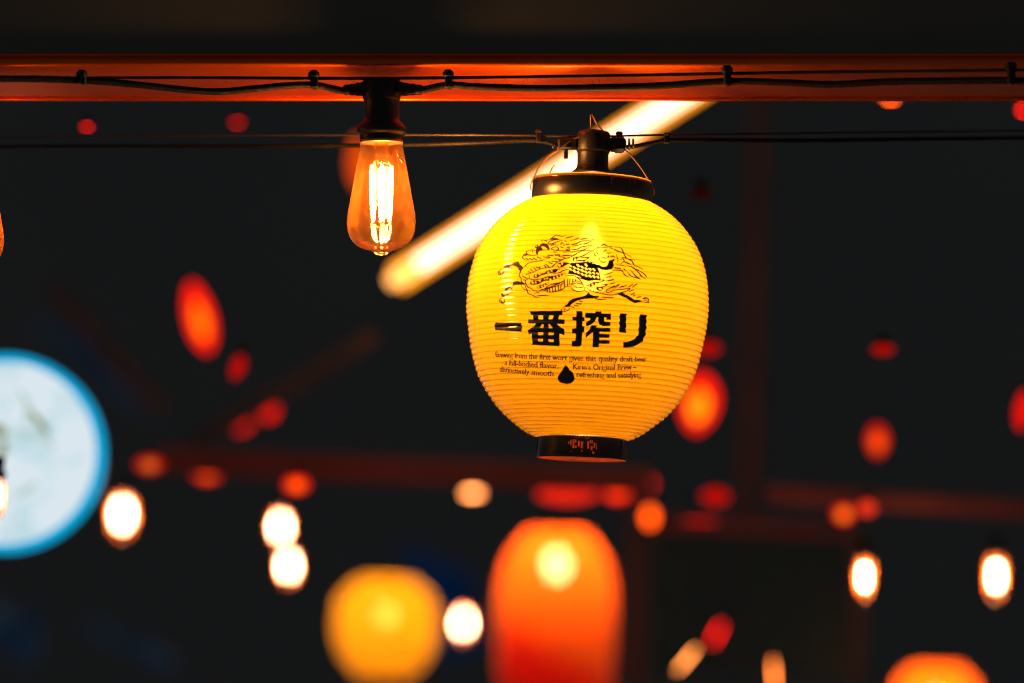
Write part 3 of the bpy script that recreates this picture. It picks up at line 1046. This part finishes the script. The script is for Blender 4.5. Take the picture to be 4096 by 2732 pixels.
for pts in ([(2124, 760, 3.56), (2123, 742, 3.555), (2133, 715, 3.55), (2160, 665, 3.55), (2195, 625, 3.55), (2236, 598, 3.55), (2290, 560, 3.555), (2345, 535, 3.555), (2362, 510, 3.56), (2363, 462, 3.56), (2372, 464, 3.565), (2386, 492, 3.565), (2420, 532, 3.565), (2470, 580, 3.565), (2509, 606, 3.56), (2540, 640, 3.56), (2570, 680, 3.56), (2590, 712, 3.56), (2603, 735, 3.56), (2612, 752, 3.56), (2616, 772, 3.56), (2608, 786, 3.56)],):
    pth = smooth_path([lp(*p) for p in pts], 8)
    v, f = tube(pth, 3.0 * LU, 7)
    mesh('wire_handle', v, f, M['copper'], lantern)
pth = [lp(2196, 700, 3.60), lp(2208, 676, 3.60), lp(2219, 661, 3.60)]
v, f = tube(pth, 3.2 * LU, 7)
mesh('wire_end', v, f, M['copper'], lantern)

# ------------------------------------------------------------------ second string that carries the lantern
o2 = at(2372, 560, 3.56)
string2 = thing('light_string', 'thin dark red-lit cable string with socket above the yellow lantern', 'light string', o2)


def d2(x):
    return 3.56 + .22 * abs((x - 2372) / 2000) ** 1.5


pts = [(-300, 560), (400, 545), (1000, 541), (1600, 540), (2000, 541), (2300, 546), (2440, 545), (2560, 541), (2700, 538), (3100, 534), (3600, 528), (4300, 520)]
path = smooth_path([at(x, y, d2(x)) for x, y in pts], 10)
v, f = tube(local(path, o2), .0010, 8, .2)
mesh('support_wire', v, f, M['steel'], string2)
pts = [(-300, 590), (400, 585), (1000, 586), (1600, 580), (1900, 572), (2120, 562), (2200, 572), (2270, 588), (2330, 592)]
path = smooth_path([at(x, y, d2(x)) for x, y in pts], 10)
v, f = tube(local(path, o2), .0021, 10, .12)
mesh('power_cable', v, f, M['cable'], string2)
pts = [(2410, 592), (2470, 590), (2540, 584), (2620, 568), (2680, 560), (2850, 560), (3200, 562), (3700, 556), (4300, 550)]
path = smooth_path([at(x, y, d2(x)) for x, y in pts], 10)
v, f = tube(local(path, o2), .0021, 10, .12)
mesh('power_cable', v, f, M['cable'], string2)


def o2p(px, py, d=3.56):
    return at(px, py, d) - o2


def lathe_px(P, seg=40, xc=2372, d=3.56):
    ax = Matrix.Rotation(TILT, 3, 'Y')
    b = o2p(xc, 620, d)
    v, f = lathe([(r * LU, (620 - y) * LU) for r, y in P], seg)
    return [ax @ Vector(p) + b for p in v], f


v, f = lathe_px([(.5, 521), (40, 522), (60, 527), (66, 534), (68, 560), (69, 602), (66, 608), (60, 610)])
mesh('socket', v, f, M['black'], string2)
v, f = lathe_px([(58, 604), (62, 606), (64, 612), (62, 616), (62, 660), (64, 672), (72, 682), (84, 692), (78, 697), (40, 698)])
mesh('socket_sleeve', v, f, M['black'], string2)
for (x0, x1, y0, y1, nm) in ((2232, 2310, 556, 598, 'clip'), (2440, 2500, 550, 606, 'clip')):
    v1 = box(o2p((x0 + x1) / 2, (y0 + y1) / 2), ((x1 - x0) * LU, .013, (y1 - y0) * LU), .0015)
    v, f = v1
    mesh('clip', v, f, M['black'], string2, False)
for x, y, w_, h_, dz in ((2213, 578, 9, 34, 0), (2232, 580, 8, 40, 0), (2500, 578, 9, 46, 0), (2516, 576, 8, 50, 0), (2532, 574, 8, 44, 0)):
    v, f = tube([o2p(x - w_ / 2, y), o2p(x, y), o2p(x + w_ / 2, y)], [h_ / 2 * LU * q for q in (.9, 1.0, .9)], 12)
    mesh('strain_rib', v, f, M['black'], string2)
v, f = box(o2p(2264, 613), (17 * LU, .004, 46 * LU), .0006)
mesh('prong', v, f, M['black'], string2, False)
v, f = box(o2p(2475, 606), (34 * LU, .008, 9 * LU), .0008)
mesh('prong', v, f, M['black'], string2, False)
for x, y0, y1 in ((2155, 520, 572), (2477, 528, 560), (2667, 532, 575)):
    d = d2(x) - .001
    v, f = join(box(o2p(x, (y0 + y1) / 2, d), (22 * LU, .006, (y1 - y0) * LU), .0008), box(o2p(x, y0 + 6, d), (30 * LU, .007, 16 * LU), .0015))
    mesh('cable_tie', v, f, M['black'], string2, False)

# ------------------------------------------------------------------ tube light behind
DT = 6.5
A, B = at(1580, 1118, DT), at(3010, 205, DT)
tl = thing('tube_light', 'glowing diagonal fluorescent tube behind the lantern and bulb', 'tube light', (A + B) / 2)
oc = (A + B) / 2
t_ = (B - A).normalized()
M['tube'] = glow('tube_phosphor', (1.0, .50, .32), 5.2)
M['tube_fringe'] = glow('amber_tube_fringe', (1.0, .31, .0), 2.5)
v, f = tube(local([A + t_ * .045, A + (B - A) * .5, B], oc), .0125, 20)
mesh('tube', v, f, M['tube'], tl)
side = AF
u_ = t_.cross(side).normalized()
m3 = Matrix((t_, side, u_)).transposed()
v, f = box(Vector((0, 0, 0)) + side * .024, ((B - A).length, .012, .044), .003, m3)  # added glowing strip for the amber fringe around the tube
mesh('fringe_strip', v, f, M['tube_fringe'], tl, False)
M['tube_cap'] = glow('tube_end_glow', (1.0, .40, .10), 3.0)
v, f = tube(local([A - t_ * .012, A + t_ * .018, A + t_ * .04], oc), [.010, .012, .012], 20)
mesh('end_cap', v, f, M['tube_cap'], tl)

# ------------------------------------------------------------------ round sign
DS = 5.0
sc_ = at(16, 1812, DS)
sign = thing('round_sign', 'round white lightbox sign with cyan rim at the left edge', 'sign', sc_)
us = pxm(DS)
M['sign_face'], nt, out = mat('lit_white_acrylic')
e = N(nt, 'ShaderNodeEmission')
tc = N(nt, 'ShaderNodeTexCoord')
nz = N(nt, 'ShaderNodeTexNoise')
nz.inputs['Scale'].default_value = 11
nz.inputs['Detail'].default_value = 3
nt.links.new(tc.outputs['Object'], nz.inputs['Vector'])
mx = N(nt, 'ShaderNodeMix', data_type='RGBA')
mx.inputs['A'].default_value = (.45, .76, .84, 1)
mx.inputs['B'].default_value = (.82, .93, 1.0, 1)
mr = N(nt, 'ShaderNodeMapRange')
mr.inputs['From Min'].default_value = .36
mr.inputs['From Max'].default_value = .52
nt.links.new(nz.outputs['Fac'], mr.inputs['Value'])
nt.links.new(mr.outputs[0], mx.inputs['Factor'])
nt.links.new(mx.outputs['Result'], e.inputs[0])
e.inputs[1].default_value = .86
nt.links.new(e.outputs[0], out.inputs[0])
M['sign_rim'] = glow('cyan_neon_edge', (.0, .40, .72), 1.0)
M['sign_mark'] = glow('olive_print', (.26, .27, .12), 1.0)
M['sign_mark2'] = glow('grey_green_print', (.45, .60, .56), 1.0)


def disc_y(r, y, n=64, r0=0.0):
    v = [(r * math.cos(2 * math.pi * k / n), y, r * math.sin(2 * math.pi * k / n)) for k in range(n)]
    return v, [tuple(range(n))[::-1]]


def drum_y(P, n=72):
    """lathe about the Y axis: P list of (r, y)"""
    v, f = [], []
    for r, y in P:
        for k in range(n):
            a = 2 * math.pi * k / n
            v.append((r * math.cos(a), y, r * math.sin(a)))
    for i in range(len(P) - 1):
        for k in range(n):
            k2 = (k + 1) % n
            f.append((i * n + k, i * n + k2, (i + 1) * n + k2, (i + 1) * n + k))
    return v, f


v, f = drum_y([(.5 * us, 0), (362 * us, 0), (366 * us, .002)])
mesh('face', v, f, M['sign_face'], sign, False)
v, f = drum_y([(366 * us, .001), (398 * us, -.001), (400 * us, .004), (400 * us, .03)])
mesh('rim', v, f, M['sign_rim'], sign)
v, f = drum_y([(399 * us, .03), (399 * us, .07), (.5 * us, .07)])
mesh('housing', v, f, M['black'], sign)
for pts, wd, mm in (([(112, 1640), (140, 1670), (172, 1705), (192, 1740)], 13, 'sign_mark'), ([(20, 1728), (80, 1732), (150, 1742), (190, 1760), (220, 1800)], 12, 'sign_mark2'), ([(-60, 1700), (-10, 1722), (25, 1740)], 24, 'sign_mark'), ([(70, 1560), (110, 1620), (100, 1700)], 12, 'sign_mark2'), ([(60, 1985), (110, 1962), (150, 1930)], 14, 'sign_mark2'), ([(-20, 1870), (10, 1800), (25, 1760)], 16, 'sign_mark')):
    P = smooth_path([at(x, y, DS) - sc_ for x, y in pts], 4)
    v, f = [], []
    n = len(P)
    for i, p in enumerate(P):
        t = (P[min(i + 1, n - 1)] - P[max(i - 1, 0)]).normalized()
        w = wd * us * (1 - abs(2 * i / (n - 1) - 1) ** 3 * .7)
        nn = Vector((-t.z, 0, t.x)) * w / 1
        v += [Vector((p.x, -.0012, p.z)) + nn, Vector((p.x, -.0012, p.z)) - nn]
    f = [(2 * i, 2 * i + 1, 2 * i + 3, 2 * i + 2) for i in range(n - 1)]
    mesh('brush_mark', v, f, M[mm], sign, False)

# ------------------------------------------------------------------ far lanterns


def far_lantern(label, px, py, wpx, hpx, d, skin, lampL, lamp_h, flare=1.0, group='lanterns out of focus below', sq=.30):
    """round or barrel paper lantern with bands; wpx/hpx sharp size in pixels"""
    u = pxm(d)
    t = thing('paper_lantern', label, 'lantern', at(px, py, d), (0, TILT * .5, 0), group)
    rr, hh = wpx / 2 * u, hpx / 2 * u
    P = []
    n = 26
    for k in range(n * 6 + 1):
        q = k / (n * 6)
        z = 1 - 2 * q
        a_ = max(0.0, (abs(z) - (sq if z > 0 else .05)) / ((1 - sq) if z > 0 else .95))
        r = 1 - (.52 if z > 0 else .50) * a_ ** flare
        wv = abs(math.sin(math.pi * q * n)) ** .75 - .6
        P.append(((r + .016 * wv) * rr, z * hh))
    v, f = lathe(P, 48)
    mesh('shade', v, f, skin, t)
    r0, r1 = P[0][0], P[-1][0]
    v, f = lathe([(r0 * .98, hh + .1 * rr), (r0 * 1.0, hh + .1 * rr), (r0 * 1.0, hh - .005), (r0 * .98, hh - .005)], 32)
    mesh('top_band', v, f, M['black'], t)
    v, f = lathe([(r1 * .98, -hh + .005), (r1 * 1.0, -hh + .005), (r1 * 1.0, -hh - .1 * rr), (r1 * .98, -hh - .1 * rr)], 32)
    mesh('bottom_band', v, f, M['black'], t)
    lr = (.13 if flare > 3.5 else .19) * rr
    v, f = lathe([(lr * math.sin(a) + .0004, lamp_h * hh + lr * 1.25 * math.cos(a)) for a in [k * math.pi / 10 for k in range(11)]], 18)
    mesh('lamp', v, f, lampL, t)
    return t


M['lamp_far_y'] = glow('far_lamp_warm', (1.0, .60, .20), 66)
M['lamp_far_r'] = glow('far_lamp_orange', (1.0, .60, .30), 120)
far_lantern('yellow round lantern blurred at the bottom, left of the tall red one', 1543, 2510, 408, 400, 8.4, M['skin_plain'], M['lamp_far_y'], .25, 2.2)
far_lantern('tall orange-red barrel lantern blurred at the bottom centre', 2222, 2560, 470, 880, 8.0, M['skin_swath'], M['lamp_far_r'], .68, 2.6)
far_lantern('orange-red lantern top showing at the bottom right', 3745, 2860, 380, 400, 8.4, M['skin_red'], M['lamp_far_r'], .2, 2.2, sq=.1)

# ------------------------------------------------------------------ far bulbs
for lab, px, py, d, s in (
    ('blurred white bulb nearest the round white sign', 490, 2065, 11.0, 1.0),
    ('upper of two overlapping blurred white bulbs', 1122, 2112, 11.0, .75),
    ('lower of two overlapping blurred white bulbs', 1154, 2268, 11.0, .75),
    ('round blurred white bulb between the yellow and red lanterns', 1853, 2497, 12.5, .8),
    ('narrow blurred white bulb on the thin upright at right', 3458, 2315, 6.0, .60),
    ('blurred white bulb nearest the right edge of the picture', 3985, 2312, 6.8, .70),
    ('blurred white bulb in front of the round sign, cut by the left edge', -8, 1992, 12.0, .55),
):
    if px < 0:
        d, s = 4.25, .42
    b = make_bulb(lab, (0, 0, 0), s, False, 'blurred background bulbs')
    b.location = at(px, py, d) + Vector((0, 0, (790 - 572) * pxm(3.5) * s))
    u = pxm(3.5) * s
    v, f = lathe([(r, z) for r, z in collar_profile(u)], 16)
    mesh('socket', v, f, M['black'], b)

# ------------------------------------------------------------------ small coloured lamps, each blurred; some added in place of lit timber
lampmats = {}


def lamp(label, px, py, w, h, d, col, rot=0.0, name='small_lamp', group='small blurred red lamps', shape=1.0):
    """w,h: size seen in the photograph with its blur; col: linear colour at its centre"""
    soft = d > 7.5
    if soft:
        w, h = w * 1.04, h * 1.04
        cc = min(.70 * min(w, h), 110)
        d = FOCUS / (1 - cc / blur(1e6))
    c = blur(d)
    k_ = .7 if soft else .85
    wo, ho = max(w - c * k_, w * .12), max(h - c * k_, h * .12)
    cov = min(1.0, (wo * ho * .785) / (math.pi * c * c / 4) * 1.1)
    u = pxm(d)
    e_ = [v / cov for v in col]
    key = tuple(round(v, 3) for v in e_)
    if key not in lampmats:
        if soft and key[1] > .05:          # red-glowing shell added for the red fade around the core
            m_, nt_, out_ = mat('red_fade_shell')
            em = N(nt_, 'ShaderNodeEmission', in_0=(key[0] * 1.5, key[0] * .012, .002, 1))
            tp = N(nt_, 'ShaderNodeBsdfTransparent', in_0=(1, .85, .7, 1))
            mxs = N(nt_, 'ShaderNodeMixShader', in_0=.45)
            nt_.links.new(tp.outputs[0], mxs.inputs[1])
            nt_.links.new(em.outputs[0], mxs.inputs[2])
            nt_.links.new(mxs.outputs[0], out_.inputs[0])
            lampmats[key] = m_
            lampmats[(key, 'in')] = glow('red_lamp_core', (key[0] * 1.6, key[1] * 3.6, key[2]), 1.0)
        else:
            lampmats[key] = glow('red_lamp_glow', key, 1.0)
    t = thing(name, label, 'lamp', at(px, py, d), (0, R(rot), 0), group)
    a, b = wo / 2 * u, ho / 2 * u
    P = []
    for k in range(13):
        q = math.pi * k / 12
        z = math.cos(q)
        P.append((max(.0003, a * math.sin(q) ** 1.35 * (1 - (shape - 1) * z * .5)), b * z))
    v, f = lathe(P, 20)
    mesh('shade', v, f, lampmats[key], t)
    if (key, 'in') in lampmats:
        v, f = lathe([(r_ * .52, z_ * .55 - b * .12) for r_, z_ in P], 16)
        mesh('bulb', v, f, lampmats[(key, 'in')], t)
    v, f = lathe([(.0005, b + .012), (.006, b + .012), (.008, b - .001), (.0005, b - .002)], 10)
    mesh('cap', v, f, M['black'], t)
    return t


RD = lambda k: (1.15 * k, .008 * k, .004 * k)
OR = lambda k: (1.45 * k, .125 * k, .001)
AM = lambda k: (1.6 * k, .42 * k, .06 * k)
for args in (
    ('tilted orange-red lamp high at left, larger than its neighbours', 798, 1268, 172, 350, 8.5, OR(1.1), -14, 'small_lamp', 'small blurred red lamps', 1.25),
    ('dim red lit patch, set as an added lamp just below the tilted orange-red lamp', 952, 1468, 100, 150, 8.5, RD(.42), 20),  # red-lit pieces of rafter, built as added lamps
    ('red lit patch, set as an added lamp on the lower end of the slanting rafter', 962, 1684, 165, 160, 8.0, RD(.75), 0),
    ('red lit patch, set as an added lamp on the slanting rafter, right of the other one', 1075, 1640, 140, 150, 8.0, RD(.72), 0),
    ('pinkish red lamp right of the round sign', 598, 1858, 165, 120, 8.0, (.55, .09, .05), 0),
    ('orange-red lit patch, set as an added lamp at the left end of the long beam', 830, 1888, 175, 140, 8.5, OR(.75), 0),  # light on the long beam, built as added lamps
    ('orange-red lit patch, set as an added lamp above the two overlapping bulbs', 1186, 1938, 150, 120, 8.5, OR(.8), 0),
    ('pale orange oval lamp under the lantern, alone on the beam', 1890, 1973, 165, 118, 7.4, (1.5, .44, .11), 0),
    ('wide red lit patch, set as an added lamp above the tall red lantern', 2270, 1978, 300, 130, 8.5, (1.05, .02, .006), 0),  # red glow on the beam, built as added lamps
    ('orange-red lit patch, set as an added lamp above the tall red lantern, next to the corner post', 2470, 1968, 180, 135, 8.5, (1.4, .05, .004), 0),
    ('bright orange lamp at the corner post', 2600, 2068, 140, 170, 7.5, OR(.85), 0),
    ('red lamp at the very top of the corner post', 2575, 1935, 150, 150, 8.5, (.85, .012, .005), 0),
    ('dark red square lamp right of the corner post', 2862, 1986, 170, 125, 8.5, RD(.48), 0),
    ('thin red lamp on the lower crossbar right of the corner post', 2800, 2085, 220, 80, 6.0, RD(.16), 0),
    ('dim red lamp half hidden behind the right side of the lantern', 2832, 1394, 150, 105, 8.5, RD(.40), 0),
    ('egg-shaped orange lamp half hidden behind the lantern', 2796, 1612, 215, 300, 7.6, (1.6, .26, .012), 8, 'small_lamp', 'small blurred red lamps', .8),
    ('dim small red lamp in the dark right half', 3532, 1398, 130, 85, 8.5, RD(.34), 0),
    ('round orange-red lamp in the dark right half', 3510, 1762, 140, 185, 8.5, OR(.62), 0),
    ('red lamp cut off by the right edge', 4092, 1640, 110, 210, 8.5, RD(.8), 10),
    ('dull amber lamp on the right-hand beam', 3375, 2055, 135, 130, 8.0, (.75, .13, .02), 0),
    ('red lamp beside the dull amber one', 3468, 2032, 120, 110, 8.5, (.75, .03, .008), 0),
    ('small red lamp under the overhead beam at far left', 348, 506, 90, 52, 5.0, RD(.45), 0),
    ('dim red lamp under the overhead beam, left of the bulb', 950, 490, 105, 68, 5.6, RD(.17), 0),
    ('orange-red lamp touching the overhead beam at right', 3562, 392, 120, 80, 6.0, OR(.7), 0),
    ('red lamp under the overhead beam at the right edge', 4100, 440, 110, 80, 6.0, RD(.7), 0),
    ('dark red lamp seen just left of the clear bulb', 1432, 650, 170, 310, 6.5, OR(.55), 0),
    ('slanting pale orange lamp low at right', 2748, 2638, 90, 215, 6.4, (1.5, .42, .08), 40),
    ('slanting dim red lamp behind the pale orange one', 2868, 2535, 90, 190, 7.5, RD(.55), 28),
    ('upright orange lamp at the bottom, between the slanting one and the thin upright', 3096, 2700, 85, 220, 6.4, (1.6, .34, .05), -3),
    ('very dim red lamp in the dark right of the lantern band', 2805, 775, 120, 80, 8.5, RD(.018), 0),
):
    lamp(*args)

# ------------------------------------------------------------------ dark timbers and sheets of painted blue light
for lab, nm, cat, p, q, d0, d1, w, material in (
    ('long dim red beam crossing behind under the lantern', 'wooden_beam', 'beam', (640, 1840), (2600, 1925), 6.06, 6.06, 95, 'timber'),
    ('slanting dark rafter rising right from the red lit patches', 'wooden_beam', 'beam', (820, 1745), (1440, 1380), 6.3, 6.6, 70, 'timber_dim'),
    ('slanting dark rafter over the round sign', 'wooden_beam', 'beam', (215, 1150), (640, 1640), 9.2, 9.2, 60, 'timber_dim'),
    ('dark upright post right of the lantern', 'wooden_post', 'post', (3035, 300), (2995, 2085), 9.0, 9.0, 70, 'timber_dim'),
    ('dim corner post behind the tall red lantern', 'wooden_post', 'post', (2560, 1880), (2535, 2800), 9.0, 9.0, 70, 'timber_dim'),
    ('thin upright under the narrow white bulb', 'wooden_post', 'post', (3432, 2120), (3440, 2800), 7.6, 7.6, 40, 'timber_dim'),
    ('dim crossbar between corner post and thin upright', 'wooden_beam', 'beam', (2560, 2080), (3450, 2130), 7.8, 7.8, 38, 'timber'),
    ('dim red beam at right behind the dull amber lamp', 'wooden_beam', 'beam', (3080, 1975), (4200, 2045), 6.1, 6.1, 60, 'timber'),
):
    a, b = at(p[0], p[1], d0), at(q[0], q[1], d1)
    o = (a + b) / 2
    v, f = bar(a - o, b - o, w * pxm((d0 + d1) / 2), .09, AF)
    # plane the box: a chamfered timber with a sawn end, its long faces slightly bowed
    ob = mesh(nm, v, f, M[material], None, False)
    ob.location = o
    tag(ob, lab, cat)


def blue_sheet(label, quad, d, material):  # sheet coloured blue in place of light from the sign
    P = [at(x, y, d) for x, y in quad]
    o = sum(P, Vector()) / 4
    n = 14
    v, f = [], []
    for i in range(n + 1):
        for j in range(n + 1):
            s_, t2 = i / n, j / n
            p = (P[0] * (1 - s_) + P[1] * s_) * (1 - t2) + (P[3] * (1 - s_) + P[2] * s_) * t2
            v.append(p - o + Vector((0, .05 * math.sin(9 * s_ + 4 * t2) * math.sin(math.pi * t2), .02 * math.sin(7 * s_))))
    for i in range(n):
        for j in range(n):
            a = i * (n + 1) + j
            f.append((a, a + 1, a + n + 2, a + n + 1))
    b = len(v)
    v2 = [p + Vector((0, .004, 0)) for p in v]
    f2 = [tuple(i + b for i in q)[::-1] for q in f]
    ob = mesh('blue_glow', v + v2, f + f2, M[material])
    ob.location = o
    tag(ob, label, 'blue_glow', 'blue light patches')


blue_sheet('strip of painted navy light beside the rafter above the round sign', [(130, 1300), (280, 1330), (650, 1640), (560, 1650)], 14, 'teal')
blue_sheet('patch of painted navy light behind the white bulb between the two big lanterns', [(1610, 2200), (1850, 2270), (1950, 2560), (1700, 2660)], 16, 'blue')
blue_sheet('patch of painted dark blue light in the bottom left corner', [(-120, 2420), (160, 2440), (160, 2640), (-120, 2560)], 11, 'teal')
blue_sheet('strip of painted dark blue light low at left, under the white bulb', [(330, 2500), (430, 2530), (690, 2640), (680, 2690)], 11, 'teal')

# large dark panel at lower right
M['panel'] = plain('matt_black_board', (.03, .11, .13), .9, 0, .2, 3)
a, b = at(2600, 2400, 8.6), at(3420, 2420, 8.6)
o = (a + b) / 2
pb = thing('notice_board', 'large dark board at lower right between corner post and thin upright', 'board', o)
v, f = bar(a - o, b - o, 590 * pxm(8.6), .04, AF)
mesh('panel', v, f, M['panel'], pb, False)
up = AU * (300 * pxm(8.6))
v, f = bar(a - o + up, b - o + up, 26 * pxm(8.6), .06, AF)
mesh('top_frame', v, f, M['timber_dim'], pb, False)
